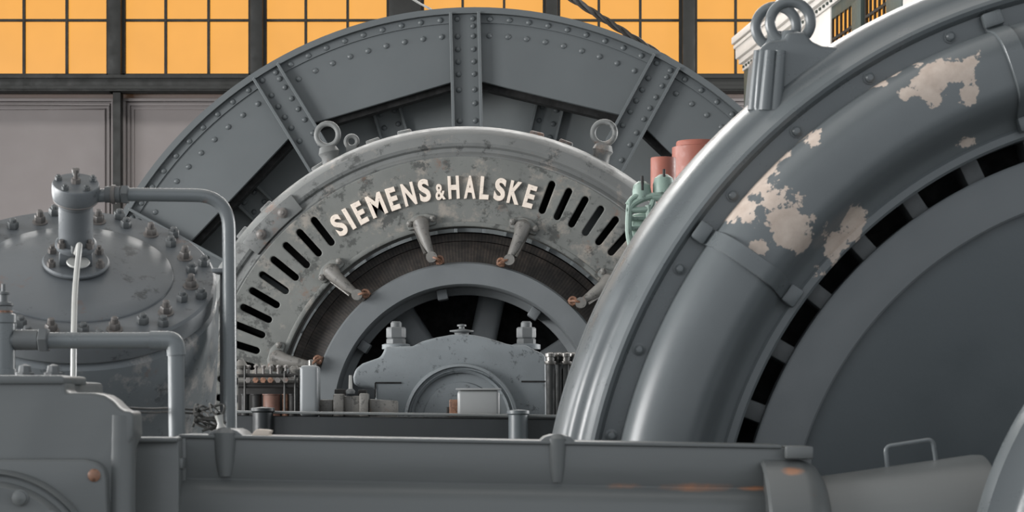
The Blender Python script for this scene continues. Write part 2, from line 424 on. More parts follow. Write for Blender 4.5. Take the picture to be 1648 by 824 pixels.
loops = [[(414*SS*sin(2*pi*i/160), 414*SS*cos(2*pi*i/160)) for i in range(160)], [(307*SS*sin(2*pi*i/140), 307*SS*cos(2*pi*i/140)) for i in range(140)]]
for d_ in SL:
    a = R(d_); lp = []; hw = 7.2
    for c_, s0 in ((396, -90), (351, 90)):
        for i in range(7):
            th = R(s0+180*i/6); t, r_ = hw*sin(th), c_+hw*cos(th)*(1 if s0 < 0 else 1)
            lp.append((t, r_))
    loops.append([((t*cos(a)+r_*sin(a))*SS, (-t*sin(a)+r_*cos(a))*SS) for t, r_ in lp])
fp = curve_mesh('face_plate', loops, .022, .005, 'plate')
o = bpy.data.objects.new('face_plate', fp); C.objects.link(o); o.parent = gen; o.matrix_basis = Matrix.Translation((0, -.01, 0)) @ TOY
part('inner_lip', MB().lathe([(303*SS, -.03), (311*SS, -.03), (311*SS, .06), (303*SS, .06)], yframe(AX, DS, AZ), 140, closed=True), 'plate', gen, .005)
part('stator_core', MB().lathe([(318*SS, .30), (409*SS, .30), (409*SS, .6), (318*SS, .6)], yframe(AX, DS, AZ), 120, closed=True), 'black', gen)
for k in range(36):      # pole pieces inside, seen through the slots
    a = R(k*10+3); x, z = polar(AX, AZ, a, 372*SS)
    pm = MB().box((0, 0, 0), (.075, .10, .20), Matrix.Translation((x, DS+.24, z)) @ Matrix.Rotation(a, 4, 'Y'))
    part('field_coil', pm, 'iron' if k % 3 else 'wheel_dark', gen, .008)
# letters
TXT = [('S', -33.6, 18, 37, 0), ('I', -30.6, 7, 37, 0), ('E', -27.5, 16, 37, 0), ('M', -22.9, 26, 37, 0), ('E', -18.5, 16, 37, 0), ('N', -14.3, 20, 37, 0), ('S', -10.3, 18, 38, 0),
       ('&', -6.4, 16, 26, 0), ('H', -2.9, 18, 37, 0), ('A', 1.2, 19, 37, 0), ('L', 4.9, 15, 37, 0), ('S', 8.8, 18, 38, 0), ('K', 12.6, 20, 37, 0), ('E', 16.5, 16, 37, 0)]
glyph = {}
def make_glyph(ch, wpx, hpx):
    cu = bpy.data.curves.new('g', 'FONT'); cu.body = ch; cu.size = 1; cu.extrude = .06; cu.offset = .028 if ch != '&' else .012; cu.bevel_depth = .012; cu.resolution_u = 6
    ob = bpy.data.objects.new('g', cu); C.objects.link(ob)
    dg = bpy.context.evaluated_depsgraph_get(); me = bpy.data.meshes.new_from_object(ob.evaluated_get(dg))
    bpy.data.objects.remove(ob)
    xs = [v.co.x for v in me.vertices]; ys = [v.co.y for v in me.vertices]
    x0, x1, y0, y1 = min(xs), max(xs), min(ys), max(ys)
    for v in me.vertices:
        v.co.x = ((v.co.x-(x0+x1)/2)/(x1-x0))*wpx*SS; v.co.y = ((v.co.y-(y0+y1)/2)/(y1-y0))*hpx*SS; v.co.z *= .13
    me.materials.clear(); me.materials.append(M['letter']); me.name = 'letter'
    return me
for ch, ang, wpx, hpx, _ in TXT:
    if (ch, wpx) not in glyph: glyph[(ch, wpx)] = make_glyph(ch, wpx, hpx)
    r_ = (347+hpx/2)*SS
    x, z = polar(AX, AZ, R(ang), r_)
    o = inst('letter', glyph[(ch, wpx)], gen, Matrix.Translation((x, DS-.032, z)) @ Matrix.Rotation(R(ang), 4, 'Y') @ TOY)
    o['label'] = 'cream raised letter %s' % ch if ch != '&' else 'cream raised ampersand'
# joint plates with two bolts
for am in (-45.3, 46.5, 134, -136):
    lp = [polar(AX, AZ, R(am+7*t), 421*SS) for t in (-1, -.5, 0, .5, 1)]+[polar(AX, AZ, R(am+7*t), 452*SS) for t in (1, .5, 0, -.5, -1)]
    jp = part('joint_plate', MB().prism(lp, 'y', DS-.034, DS+.01), 'stator', gen, .004)
    for t in (-3.2, 3.2):
        x, z = polar(AX, AZ, R(am+t), 437*SS)
        part('bolt', MB().lathe([(.026, 0), (.026, .006), (.021, .007), (.021, .02), (.014, .024), (.008, .03), (0, .031)], Matrix.Translation((x, DS-.034, z)) @ TOY, 10), 'rusty', jp)
# eye bolts on the ring
for px, py in ((527, 217), (972, 214)):
    c = P(px, py, 10.3); s_ = 10.3/F
    e = part('eye_bolt', MB().torus(c, (0.18, 1, 0), 18*s_, 4.6*s_, 32, 12), 'stator', gen)
    tx = AX-c.x; tz = AZ-c.z; L = hypot(tx, tz); d_ = Vector((tx/L, 0, tz/L))
    b0 = c+Vector((0, 0, -19*s_)); b1 = c+Vector((d_.x*.3, 0, -1))*(44*s_)
    part('eye_shank', MB().lathe([(.040, 0), (.052, .03), (.042, .05), (.044, .10)], frame(b0, b1-b0), 18), 'stator', e)
c = P(566, 228, 10.42); part('lifting_lug', MB().torus(c, (0, 1, 0), .028, .012, 20, 8).box(c+Vector((0, 0, -.05)), (.05, .05, .06)), 'stator', gen)
# little cast pads on the back of the rim
for a in (-31, -19, -12.5, 14, 20, -51, -44):
    x, z = polar(AX, AZ, R(a), 478*SS)
    part('rim_pad', MB().box((0, 0, 0), (.07, .12, .045), Matrix.Translation((x, DS+.40, z)) @ Matrix.Rotation(R(a), 4, 'Y')), 'stator', gen, .008)
# brush holders
for k in range(12):
    a = R(-13+30*k) if k else R(-13)
    ur = Vector((sin(a), 0, cos(a))); ut = Vector((cos(a), 0, -sin(a))); o = Vector((AX, DS, AZ))
    if (-13+30*k) % 360 in (137, 167, 197): continue
    sg = 1 if sin(a-R(2)) > 0 else -1
    def Q(r, t, y): return o+ur*(r*SS)+ut*(t*SS)+Vector((0, y, 0))
    bh = part('brush_holder', MB().tube([Q(316, 0, -.03), Q(313, 0, -.06), Q(300, 0, -.075), Q(262, -sg*4, -.10), Q(256, -sg*5, -.10)], [.040, .040, .030, .019, .017], 12), 'holder', gen)
    part('mount_pad', MB().prism([(p.x, p.z) for p in (Q(308, -22, 0), Q(322, -24, 0), Q(330, -8, 0), Q(330, 10, 0), Q(322, 26, 0), Q(308, 24, 0))], 'y', DS-.05, DS-.02), 'plate', bh, .01)
    for t in (-18, 20):
        part('bolt', MB().lathe([(.016, 0), (.016, .014), (.006, .022), (0, .023)], Matrix.Translation(Q(318, t, -.05)) @ TOY, 6), 'holder', bh)
    part('spring_rod', MB().cyl(Q(309, 12*sg, -.03), Q(264, 4*sg, -.12), .007, n=8), 'steel', bh)
    part('pivot_boss', MB().cyl(Q(257, -sg*5, -.13), Q(257, -sg*5, -.06), .026, n=14), 'holder', bh)
    part('brush_clamp', MB().torus(Q(250, -sg*16, -.10), (0, 1, 0), .016, .007, 14, 8), 'copper', bh)
    part('brush', MB().box((0, 0, 0), (.04, .06, .035), Matrix.Translation(Q(250, -sg*16, -.045)) @ Matrix.Rotation(a, 4, 'Y')), 'copper', bh, .005)
    part('pigtail', MB().tube(smooth([Q(257, -sg*5, -.12), Q(252, -sg*13, -.135), Q(246, -sg*19, -.11)], 5), .006, 6), 'copper', bh)
# feet and foundation
part('foot', MB().box((AX-1.15, DS+.4, 1.55), (.7, .5, .7)).box((AX+1.15, DS+.4, 1.55), (.7, .5, .7)), 'stator', gen, .02)
struct('trim_9', MB().box((AX, DS+.40, .60), (3.6, 1.0, 1.2)), 'concrete')

# ------------------------------------------------------------------ rotor
rot = root('generator_rotor', (AX, DS, AZ), 'rotor drum with dark commutator face and smooth grey rim inside the lettered ring', 'rotor')
part('commutator', MB().lathe([(244*SS, .06), (282*SS, .10), (284*SS, .12), (296*SS, .125), (299*SS, .16), (299*SS, .5), (244*SS, .5)], yframe(AX, DS, AZ), 160, closed=True), 'comm', rot)
part('rim', MB().lathe([(245*SS, -.06), (242*SS, -.075), (210*SS, -.075), (207*SS, -.06), (207*SS, .12), (196*SS, .14), (196*SS, .18), (207*SS, .20), (207*SS, .62), (245*SS, .62)], yframe(AX, DS, AZ), 140, closed=True), 'rotor', rot)
for k in range(8):
    a = R(k*45+12); ur = Vector((sin(a), 0, cos(a))); o = Vector((AX, DS+.42, AZ))
    part('spoke', MB().box((0, 0, 0), (.13, .14, .46), Matrix.Translation(o+ur*.41) @ Matrix.Rotation(a, 4, 'Y')), 'rotor', rot, .03, 3)
for k in range(8):
    a = R(k*45+34); x, z = polar(AX, AZ, a, 198*SS)
    part('balance_lug', MB().box((0, 0, 0), (.05, .12, .05), Matrix.Translation((x, DS+.08, z)) @ Matrix.Rotation(a, 4, 'Y')), 'rotor', rot, .006)
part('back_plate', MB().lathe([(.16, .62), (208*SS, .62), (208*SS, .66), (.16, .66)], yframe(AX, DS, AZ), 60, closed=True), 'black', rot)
part('hub', MB().lathe([(.152, .2), (.26, .2), (.26, .6), (.152, .6)], yframe(AX, DS, AZ), 36, closed=True), 'rotor', rot, .01)

# ================================================================== BEARING PEDESTAL
DB = 9.05
def bp(px, py, d=DB): v = P(px, py, d); return (v.x, v.z)
bear = root('bearing_pedestal', (AX, DB+.2, .75), 'grey shaft bearing with humped cap and two hex nuts before the rotor', 'bearing')
top = [(569, 618), (568, 606), (572, 594), (583, 585), (600, 579), (612, 575), (617, 566), (620, 558), (664, 557), (680, 549), (702, 543), (727, 538.5), (745, 537.5), (762, 539), (782, 543), (799, 548), (816, 553.5), (828, 555.5), (846, 555), (860, 563), (871, 568), (878, 573), (879, 640), (879, 680), (604, 680), (604, 625), (590, 623), (577, 622)]
part('cap', MB().prism([bp(*p) for p in top], 'y', DB, DB+.42), 'bearing', bear, .012, 3)
part('lower_body', MB().prism([bp(*p) for p in ((604, 676), (879, 676), (900, 1000), (580, 1000))], 'y', DB-.02, DB+.44), 'bearing', bear, .01)
part('pedestal_base', MB().box((AX, DB+.2, 1.2), (1.3, .7, .92)), 'bearing', bear, .02)
SB = DB/F; bc = P(742, 676, DB)
part('bore_ring', MB().lathe([(76*SB, .0), (76*SB, -.03), (80*SB, -.04), (82*SB, -.028), (84*SB, -.028), (86*SB, -.045), (90*SB, -.04), (92*SB, 0)], yframe(bc.x, DB, bc.z), 72, closed=True), 'bearing', bear, sharp=25)
part('bore_cover', MB().lathe([(0, -.02), (60*SB, -.02), (62*SB, -.012), (77*SB, -.012), (77*SB, .01), (0, .01)], yframe(bc.x, DB, bc.z), 64), 'bearing', bear)
for px, ytop in ((637.5, 526), (847, 522)):
    nt = part('nut', MB().hexa(P(px, 556, DB+.2), (0, 0, 1), .043, .030, (1, .25, 0)).hexa(P(px, 545, DB+.2), (0, 0, 1), .043, .05, (1, .1, 0)), 'boltgrey', bear)
    part('stud', MB().lathe([(.024, 0), (.024, .085), (.018, .092)], frame(P(px, 551, DB+.2), (0, 0, 1)), 14), 'boltgrey', nt)
    part('washer_pad', MB().lathe([(.062, 0), (.062, .02), (.05, .024)], frame(P(px, 562, DB+.2), (0, 0, 1)), 20), 'bearing', nt)
c = P(743, 538.5, DB+.2)
part('oil_lid', MB().lathe([(.030, 0), (.032, .008), (.052, .012), (.053, .018), (.020, .023), (.012, .026), (.012, .034), (.020, .036), (.020, .043), (.006, .046)], frame(c, (0, 0, 1)), 24), 'boltgrey', bear)
# split-line notches in the cap
for x0, x1, y in ((604, 646, 616), (839, 878, 614)):
    p0, p1 = P(x0, y, DB), P(x1, y, DB)
    part('split_joint', MB().box(((p0.x+p1.x)/2, DB-.001, p0.z), (p1.x-p0.x, .006, .007)), 'black', bear)
p0 = P(604, 616, DB); p1 = P(604, 640, DB)
part('split_joint', MB().box((p0.x, DB-.001, (p0.z+p1.z)/2), (.005, .006, p0.z-p1.z)), 'black', bear)
struct('trim_10', MB().box((AX, DB+.1, .37), (2.2, 1.1, .74)), 'concrete')

# bedplate in front of the bearing that carries the small gear
zbed = P(0, 668, 8.8).z-.006
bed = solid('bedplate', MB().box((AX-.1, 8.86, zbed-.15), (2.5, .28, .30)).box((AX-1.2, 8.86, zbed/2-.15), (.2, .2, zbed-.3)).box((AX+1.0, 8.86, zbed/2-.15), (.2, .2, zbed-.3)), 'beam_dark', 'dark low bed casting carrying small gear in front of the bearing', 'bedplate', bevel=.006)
def onbed(px0, px1, py, d, dep, name, mat, label, cat, bevel=.006, seg=3):
    a, b = P(px0, py, d), P(px1, py, d)
    return solid(name, MB().box(((a.x+b.x)/2, d+dep/2, (a.z+zbed)/2), (b.x-a.x, dep, a.z-zbed)), mat, label, cat, bevel=bevel, seg=seg, origin=((a.x+b.x)/2, d+dep/2, zbed))
def boxthing(px0, px1, py, d, dep, name, mat, label, cat):
    a, b = P(px0, py, d), P(px1, py, d); cxm = (a.x+b.x)/2
    t = root(name, (cxm, d+dep/2, zbed), label, cat)
    part('body', MB().box((cxm, d+dep/2, (a.z+zbed)/2), (b.x-a.x, dep, a.z-zbed)), mat, t, .016, 4)
    return t, cxm, a, b
t, cxm, a, b = boxthing(482, 512, 588, 8.72, .12, 'control_box', 'boxgrey', 'tall narrow pale grey box left of the bearing', 'box')
part('knob', MB().cyl((cxm, 8.78, a.z-.002), (cxm, 8.78, a.z+.022), .008, n=8), 'steel', t)
t, cxm, a, b = boxthing(736, 804, 628, 8.74, .10, 'junction_box', 'boxwhite', 'small square pale grey box on bed before the bearing bore', 'box')
part('lid', MB().box((cxm, 8.79, a.z+.004), (b.x-a.x+.012, .115, .008)), 'boxwhite', t, .002)
a, b = P(723, 643, 8.76), P(737, 643, 8.76)
t = root('copper_terminal', ((a.x+b.x)/2, 8.78, zbed), 'small copper terminal block beside the pale junction box', 'terminal')
part('block', MB().box(((a.x+b.x)/2, 8.78, (a.z+zbed)/2), (b.x-a.x, .04, a.z-zbed)), 'copper', t, .004)
part('clip', MB().box((a.x-.006, 8.78, zbed+.02), (.012, .03, .04)), 'iron', t, .002)
# clamp casting between the tall box and the bearing
t = root('rocker_clamp', (P(560, 662, 8.8).x, 8.85, zbed), 'cast rocker clamp with two lugs and bars left of the bearing', 'clamp')
def pz(px, py, d): v = P(px, py, d); return v
def slab(px0, px1, py0, d, dep, name, mat, par, bevel=.006):
    a, b = P(px0, py0, d), P(px1, py0, d)
    return part(name, MB().box(((a.x+b.x)/2, d+dep/2, (a.z+zbed)/2), (b.x-a.x, dep, a.z-zbed)), mat, par, bevel, 2)
slab(513, 536, 643, 8.80, .07, 'side_bar', 'holder', t)
slab(536, 553, 634, 8.76, .10, 'lug', 'holder', t)
slab(553, 580, 637, 8.79, .08, 'bridge', 'holder', t)
slab(578, 592, 633, 8.76, .10, 'lug', 'holder', t)
a0, a1 = P(594, 642, 8.8), P(640, 645, 8.8)
part('side_bar', MB().prism([(a0.x, zbed), (a0.x, a0.z), (a1.x, a1.z), (a1.x, zbed)], 'y', 8.80, 8.87), 'holder', t, .006)
slab(538, 556, 626, 8.84, .05, 'cross_bar', 'iron', t); slab(576, 590, 627, 8.84, .05, 'cross_bar', 'iron', t)
c = P(564, 629, 8.80); part('pin', MB().cyl(c, c+Vector((0, 0, .065)), .009, .006, 10), 'pipelite', t)
part('pin_head', MB().lathe([(.018, 0), (.02, .01), (.012, .02)], frame(c+Vector((0, 0, -.012)), (0, 0, 1)), 12), 'boltgrey', t)
# rheostat / terminal gear at the far left
t = root('terminal_rack', (P(432, 662, 8.8).x, 8.85, zbed), 'dark rack of copper terminals and brown coils beside the pale tall box', 'rack')
part('backing', MB().box((P(432, 0, 8.95).x, 8.93, zbed+.085), (.25, .04, .17)), 'iron', t, .004)
for px, mat, wd in ((394, 'darkpipe', .022), (412, 'iron', .03), (436, 'brown', .05), (458, 'copper', .018), (470, 'iron', .022)):
    x = P(px, 0, 8.82).x
    part('coil', MB().lathe([(wd*.8, 0), (wd*.8, .004), (wd*.72, .006), (wd*.72, .088), (wd*.8, .09), (wd*.8, .094)], Matrix.Translation((x, 8.84, zbed)), 16), mat, t)
for py, mat, r_ in ((612, 'holder', .012), (621, 'iron', .010), (604, 'iron', .008)):
    p0, p1 = P(384, py, 8.80), P(480, py, 8.80); part('bus_bar', MB().cyl(p0, p1, r_, n=10), mat, t)
for i, px in enumerate((400, 412, 424, 436, 448, 460)):
    p0 = P(px, 612, 8.775)
    part('terminal_nut', MB().hexa(p0, (0, -1, 0), .013, .018), 'copper' if i in (1, 2, 3) else 'rusty', t)
    p1 = P(px, 604, 8.8)
    part('terminal_post', MB().lathe([(.006, 0), (.006, .03), (.010, .032), (.010, .04), (.004, .043)], frame(p1, (0, 0, 1)), 8), 'rusty', t)
for px, y0 in ((394, 588), (458, 597), (475, 604)):
    part('upright', MB().cyl(P(px, 662, 8.79), P(px, y0, 8.79), .0045, n=8), 'wire', t)
p = P(388, 606, 8.82); part('standoff', MB().lathe([(.02, 0), (.03, .01), (.02, .03), (.03, .045), (.012, .07)], frame(p, (0, 0, 1)), 14), 'holder', t)
p = P(474, 612, 8.82); part('standoff', MB().lathe([(.02, 0), (.028, .01), (.02, .03), (.026, .045), (.012, .06)], frame(p, (0, 0, 1)), 14), 'holder', t)
# dark lubricating pipes right of the bearing
t = root('oil_pipe_set', (P(900, 662, 8.8).x, 8.85, zbed), 'cluster of dark upright oil pipes with shiny couplings beside the bearing', 'pipe')
for i, (px, d) in enumerate(((886, 8.78), (899, 8.86), (911, 8.80), (922, 8.88))):
    x = P(px, 0, d).x; zt = P(0, 584, d).z
    up = part('upright_pipe', MB().cyl((x, d, zbed), (x, d, zt), .018 if i == 0 else .013, n=12), 'darkpipe', t)
    part('coupling', MB().lathe([(.024, 0), (.026, .006), (.026, .012), (.018, .014), (.018, .03), (.024, .032), (.024, .045), (.01, .05)], frame((x, d, zt-.006), (0, 0, 1)), 12), 'steel', up)
part('manifold', MB().cyl(P(882, 577, 8.82), P(948, 577, 8.82), .016, n=12), 'darkpipe', t)
for px in (884, 897, 912, 926): part('union', MB().torus(P(px, 577, 8.82), (1, 0, 0), .016, .007, 14, 8), 'steel', t)

# ================================================================== REAR FRAME BEAM
DF = 8.55
def ribbed_post(px, pytop, d, r, zb, name, mat, par):
    c = P(px, pytop, d)
    return part(name, MB().lathe([(r*1.0, zb-c.z), (r, -.02), (r*1.15, -.014), (r*1.15, -.002), (r*1.0, 0), (0, 0.004)], Matrix.Translation(c), 20), mat, par)
fb = root('rear_frame_beam', (P(640, 700, DF).x, DF, 1.9), 'dark grey machine frame beam before the bearing, behind the front beam', 'beam')
a, b = P(300, 659.5, DF), P(960, 668.5, DF)
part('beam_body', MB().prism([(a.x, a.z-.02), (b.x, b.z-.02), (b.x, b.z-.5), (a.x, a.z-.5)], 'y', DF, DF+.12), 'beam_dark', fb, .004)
part('top_lip', MB().prism([(a.x, a.z), (b.x, b.z), (b.x, b.z-.011), (a.x, a.z-.011)], 'y', DF-.012, DF+.14), 'beam', fb, .004, 2)
ribbed_post(423, 656, DF-.01, .042, 2.2, 'post', 'beam_dark', fb)
ribbed_post(834, 660, DF-.01, .040, 2.2, 'post', 'web', fb)
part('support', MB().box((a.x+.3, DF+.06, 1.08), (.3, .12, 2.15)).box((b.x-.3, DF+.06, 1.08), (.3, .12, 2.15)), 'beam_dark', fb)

# ================================================================== RIGHT GENERATOR
D0 = 5.0; S0 = D0/F
GX, GZ = (1884-CX)*S0, ZC-(912-HY)*S0
def chip_paint():
    t = NT('chipped_ring_paint'); t.coords()
    base = lin((96, 101, 103))
    col = t.ramp(t.noise(3, 5, .65), [(.3, tuple(v*.92 for v in base[:3])+(1,)), (.7, tuple(v*1.07 for v in base[:3])+(1,))])
    patches = [(1500, 135, 62, 1), (1548, 112, 40, 1), (1556, 160, 34, 1), (1460, 150, 26, .9), (1262, 345, 66, 1), (1232, 300, 50, .85), (1275, 375, 50, 1), (1218, 392, 32, .8), (1310, 212, 32, .9), (1245, 268, 36, .9),
               (1390, 342, 40, 1), (1345, 385, 40, 1), (1482, 92, 24, 1), (1450, 110, 22, 1), (1425, 128, 22, 1), (1572, 225, 26, 1), (1350, 300, 20, .5), (1200, 330, 34, .9), (1320, 430, 28, .6), (1178, 340, 26, .9), (1222, 290, 30, 1), (1272, 242, 26, .9), (1300, 216, 24, .9), (1250, 320, 40, 1), (1210, 350, 34, .8)]
    flat = t.n('ShaderNodeVectorMath', operation='MULTIPLY'); t.l(t.raw, flat.inputs[0]); flat.inputs[1].default_value = (1, 0, 1)
    acc = None
    for px, py, rad, amp in patches:
        dd = t.n('ShaderNodeVectorMath', operation='DISTANCE'); t.l(flat.outputs[0], dd.inputs[0])
        dd.inputs[1].default_value = ((px-1905)*4.9/F, 0, -(py-917)*4.9/F)
        mr = t.n('ShaderNodeMapRange'); mr.inputs[1].default_value = 0; mr.inputs[2].default_value = rad*S0*1.35; mr.inputs[3].default_value = amp; mr.inputs[4].default_value = 0
        t.l(dd.outputs['Value'], mr.inputs[0])
        acc = mr.outputs[0] if acc is None else t.math('MAXIMUM', acc, mr.outputs[0])
    nz = t.noise(11, 8, .68); nz2 = t.noise(4.0, 3, .5)
    f = t.math('ADD', t.math('MULTIPLY', acc, .62), t.math('ADD', t.math('MULTIPLY', nz, 1.5), t.math('MULTIPLY', nz2, .5)))
    mask = t.ramp(t.math('MULTIPLY', t.math('SUBTRACT', f, 1.0), 1.0), [(.375, B0), (.395, B1)])
    col = t.mix(mask, col, t.ramp(t.noise(30, 4), [(.3, lin((176, 160, 148))), (.7, lin((196, 182, 170)))]))
    t.l(col, t.b.inputs['Base Color'])
    t.l(t.mix(mask, (.34, .34, .34, 1), (.7, .7, .7, 1)), t.b.inputs['Roughness'])
    bp_ = t.math('SUBTRACT', t.math('MULTIPLY', t.noise(40, 5), .04), mask)
    t.bump(bp_, .25, .004)
    return t.m
M['chip'] = chip_paint()
rg = root('ring_generator_housing', (GX, D0, GZ), 'large smooth grey generator ring with chipped paint and lifting eyes beside the lettered generator', 'generator')
def px(p): return [(r*S0, y) for r, y in p]
# y is depth behind D0 (negative = towards the viewer)
torus_prof = [(909, .012), (907, -.022), (902, -.046), (894, -.066), (884, -.081), (872, -.091), (858, -.097), (840, -.100), (815, -.100), (804, -.098), (795, -.092), (787, -.080), (780, -.062), (773, -.040), (766, -.018), (758, -.004), (750, .000), (746, .004),
              (742, .0), (731, .0), (727, .006), (727, .10), (909, .10)]
part('front_bulge', MB().lathe(px(torus_prof), yframe(GX, D0, GZ), 220, closed=True), 'chip', rg, sharp=32)
rim_prof = [(905, .012), (938, .012), (940, .003), (944, -.008), (950, -.013), (956, -.008), (962, .009), (968, .029), (974, .040), (980, .044), (986, .047), (991, .054), (996, .067), (1001, .086), (1006, .115), (1010, .15), (1012, .20),
            (1005, .215), (1000, .22), (1000, .25), (1006, .25), (1012, .255), (1014, .285), (1012, .33), (905, .33)]
part('outer_rim', MB().lathe(px(rim_prof), yframe(GX, D0, GZ), 220, closed=True), 'grey', rg, sharp=32)
bolt_me = local_mesh('bolt', MB().lathe([(.016, 0), (.016, .003), (.0115, .004), (.0115, .012), (.007, .016), (0, .017)], None, 10), 'grey')
for k in range(40):
    a = R(-76.8+9.05*k) if k < 12 else R(-76.8+9.05*11+8.8*(k-11))
    x, z = polar(GX, GZ, a, 924*S0); inst('bolt', bolt_me, rg, Matrix.Translation((x, D0+.012, z)) @ TOY)
# spacer blocks between ring and rotor
for k in range(41):
    a = R(-65.1-4.4+8.78*k+.2)
    x, z = polar(GX, GZ, a, 706*S0)
    part('spacer_block', MB().box((0, 0, 0), (.046, .08, .085), Matrix.Translation((x, D0+.135, z)) @ Matrix.Rotation(a, 4, 'Y')), 'boltgrey', rg, .004)
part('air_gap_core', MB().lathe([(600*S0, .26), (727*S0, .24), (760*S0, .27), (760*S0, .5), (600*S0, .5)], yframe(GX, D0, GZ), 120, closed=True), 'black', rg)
part('rear_casing', MB().lathe(px([(900, .33), (985, .33), (985, .8), (940, .95), (600, .95), (600, .9), (900, .75)]), yframe(GX, D0, GZ), 120, closed=True), 'grey', rg)
# joint straps over the bulge
for a_, in ((-54.5,), (-18.1,), (37,), (127,), (-143,)):
    a = R(a_); ur = Vector((sin(a), 0, cos(a))); ut = Vector((cos(a), 0, -sin(a))); o = Vector((GX, D0, GZ))
    secs = [(r*S0, y-.012) for r, y in torus_prof[1:17]]
    secs = [(930*S0, .0), (912*S0, -.006)]+secs+[(752*S0, -.01), (738*S0, -.012)]
    m = MB(); hw = .021
    v, f = [], []
    for r_, y in secs:
        for dt, dy in ((-hw, 0), (hw, 0), (hw, .03), (-hw, .03)): v.append(o+ur*r_+ut*dt+Vector((0, y+dy, 0)))
    n_ = len(secs)
    for i in range(n_-1):
        for j in range(4): f.append((i*4+j, i*4+(j+1) % 4, i*4+4+(j+1) % 4, i*4+4+j))
    f += [(0, 1, 2, 3), tuple((n_-1)*4+j for j in (3, 2, 1, 0))]
    st = part('joint_strap', m.add(v, f), 'grey', rg, .003, 1)
    for r_, y in ((926, -.014), (750, -.026)):
        part('strap_lug', MB().box((0, 0, 0), (.048, .03, .036), Matrix.Translation(o+ur*(r_*S0)+Vector((0, y+.01, 0))) @ Matrix.Rotation(a, 4, 'Y')), 'grey', st, .006)
# lifting pad with two eyes
dl = 5.12
def gp(x, y, d): v = P(x, y, d); return (v.x, v.z)
lug = part('lifting_pad', MB().prism([gp(*q, dl) for q in ((1209, 178), (1214, 120), (1218, 84), (1232, 72), (1258, 70), (1262, 58), (1292, 58), (1300, 72), (1318, 80), (1342, 82), (1400, 60), (1420, 90), (1300, 190), (1230, 240))], 'y', dl-.06, dl+.18), 'grey', rg, .012, 3)
for q, d_ in ((1220, 5.085), (1238, 5.055), (1254, 5.055)):
    p0, p1 = P(q+2, 82, d_), P(q-6, 178, d_)
    part('pad_rib', MB().cyl(p0, p1, .0135, .017, 16), 'grey', lug)
for cx_, cy_, d_, nrm in ((1272, 36, 5.10, (.12, 1, .0)), (1249, 43, 5.27, (.12, 1, 0))):
    s_ = d_/F
    ey = part('lifting_eye', MB().torus(P(cx_, cy_, d_), nrm, 32.5*s_, 8.6*s_, 40, 14), 'grey', rg)
    part('eye_collar', MB().lathe([(.030, 0), (.034, .012), (.024, .03), (.02, .05)], frame(P(cx_-1, 84, d_), (0, 0, 1)), 18), 'grey', ey)

# rotor of the right generator
DR = 5.06
rr = root('ring_generator_rotor', (GX, DR, GZ), 'flat grey rotor ring with dished dark web inside the chipped ring', 'rotor')
SR = DR/F*1.058
part('rotor_ring', MB().lathe([(648*SR, .004), (644*SR, 0), (576*SR, 0), (573*SR, .004), (573*SR, .05), (648*SR, .05)], yframe(GX, DR, GZ), 200, closed=True), 'rotor', rr)
part('dished_web', MB().lathe([(576*SR, .03), (574*SR, .09), (558*SR, .14), (525*SR, .165), (485*SR, .16), (435*SR, .12), (385*SR, .075), (335*SR, .05), (285*SR, .055), (230*SR, .09), (60*SR, .12), (60*SR, .20), (580*SR, .20)], yframe(GX, DR, GZ), 160), 'web', rr)

# end bearing bell at the right edge
DBL = 3.93; SBL = DBL/F
bl = root('bearing_bell', (GX, DBL, 0), 'rounded bright grey bearing bell in front of the dished rotor web', 'bearing')
part('bell', MB().lathe([(0, -.26), (300*SBL, -.26), (430*SBL, -.23), (510*SBL, -.17), (545*SBL, -.12), (560*SBL, -.075), (566*SBL, -.055), (574*SBL, -.045), (612*SBL, -.035), (618*SBL, -.01), (618*SBL, .015), (500*SBL, .03), (0, .03)], yframe(GX, DBL, GZ), 140), 'grey', bl, sharp=40)
part('neck', MB().cyl((GX, DBL, GZ), (GX, 5.2, GZ), .12, n=32), 'grey', bl)
part('pedestal', MB().box((GX+.1, DBL-.04, .8), (.8, .12, 1.6)), 'grey', bl, .02)
struct('trim_11', MB().box((GX+.2, 5.45, .3), (3.0, 1.5, .60)), 'concrete')

# ================================================================== FRONT FRAME BEAM
DN = 4.2
nb = root('front_frame_beam', (P(800, 720, DN).x, DN, 1.7), 'long grey cast machine beam running level across the foreground', 'beam')
a, b = P(281, 702, DN), P(1306, 720, DN)
slope = (b.z-a.z)/(b.x-a.x)
SN = DN/F
def shear(mb, x0=None):
    for v in mb.v: v.z += (v.x-a.x)*slope
    return mb
sect = [(0, -.002), (.0, -.078), (.003, -.084), (-.004, -.088), (-.016, -.094), (-.028, -.106), (-.036, -.125), (-.040, -.16), (-.038, -.24), (-.01, -.32), (-.01, -.62), (.16, -.62), (.16, -.002)]
M['beam_spot'] = spotted('beam_rust_spots', M['beam'], [(P(1215, 786, DN), .055, .008, 1), (P(1120, 784, DN), .12, .016, .7), (P(1000, 782, DN), .10, .012, .5)], Vector(nb.location))
part('beam_body', shear(MB().prism([(DN+y, a.z+z) for y, z in sect], 'x', a.x, b.x)), 'beam_spot', nb, .003, 2)
part('top_lip', shear(MB().prism([(DN-.007, a.z+.004), (DN-.007, a.z-.003), (DN+.17, a.z-.003), (DN+.17, a.z+.004)], 'x', a.x+.01, b.x-.06)), 'beam', nb, .002, 2)
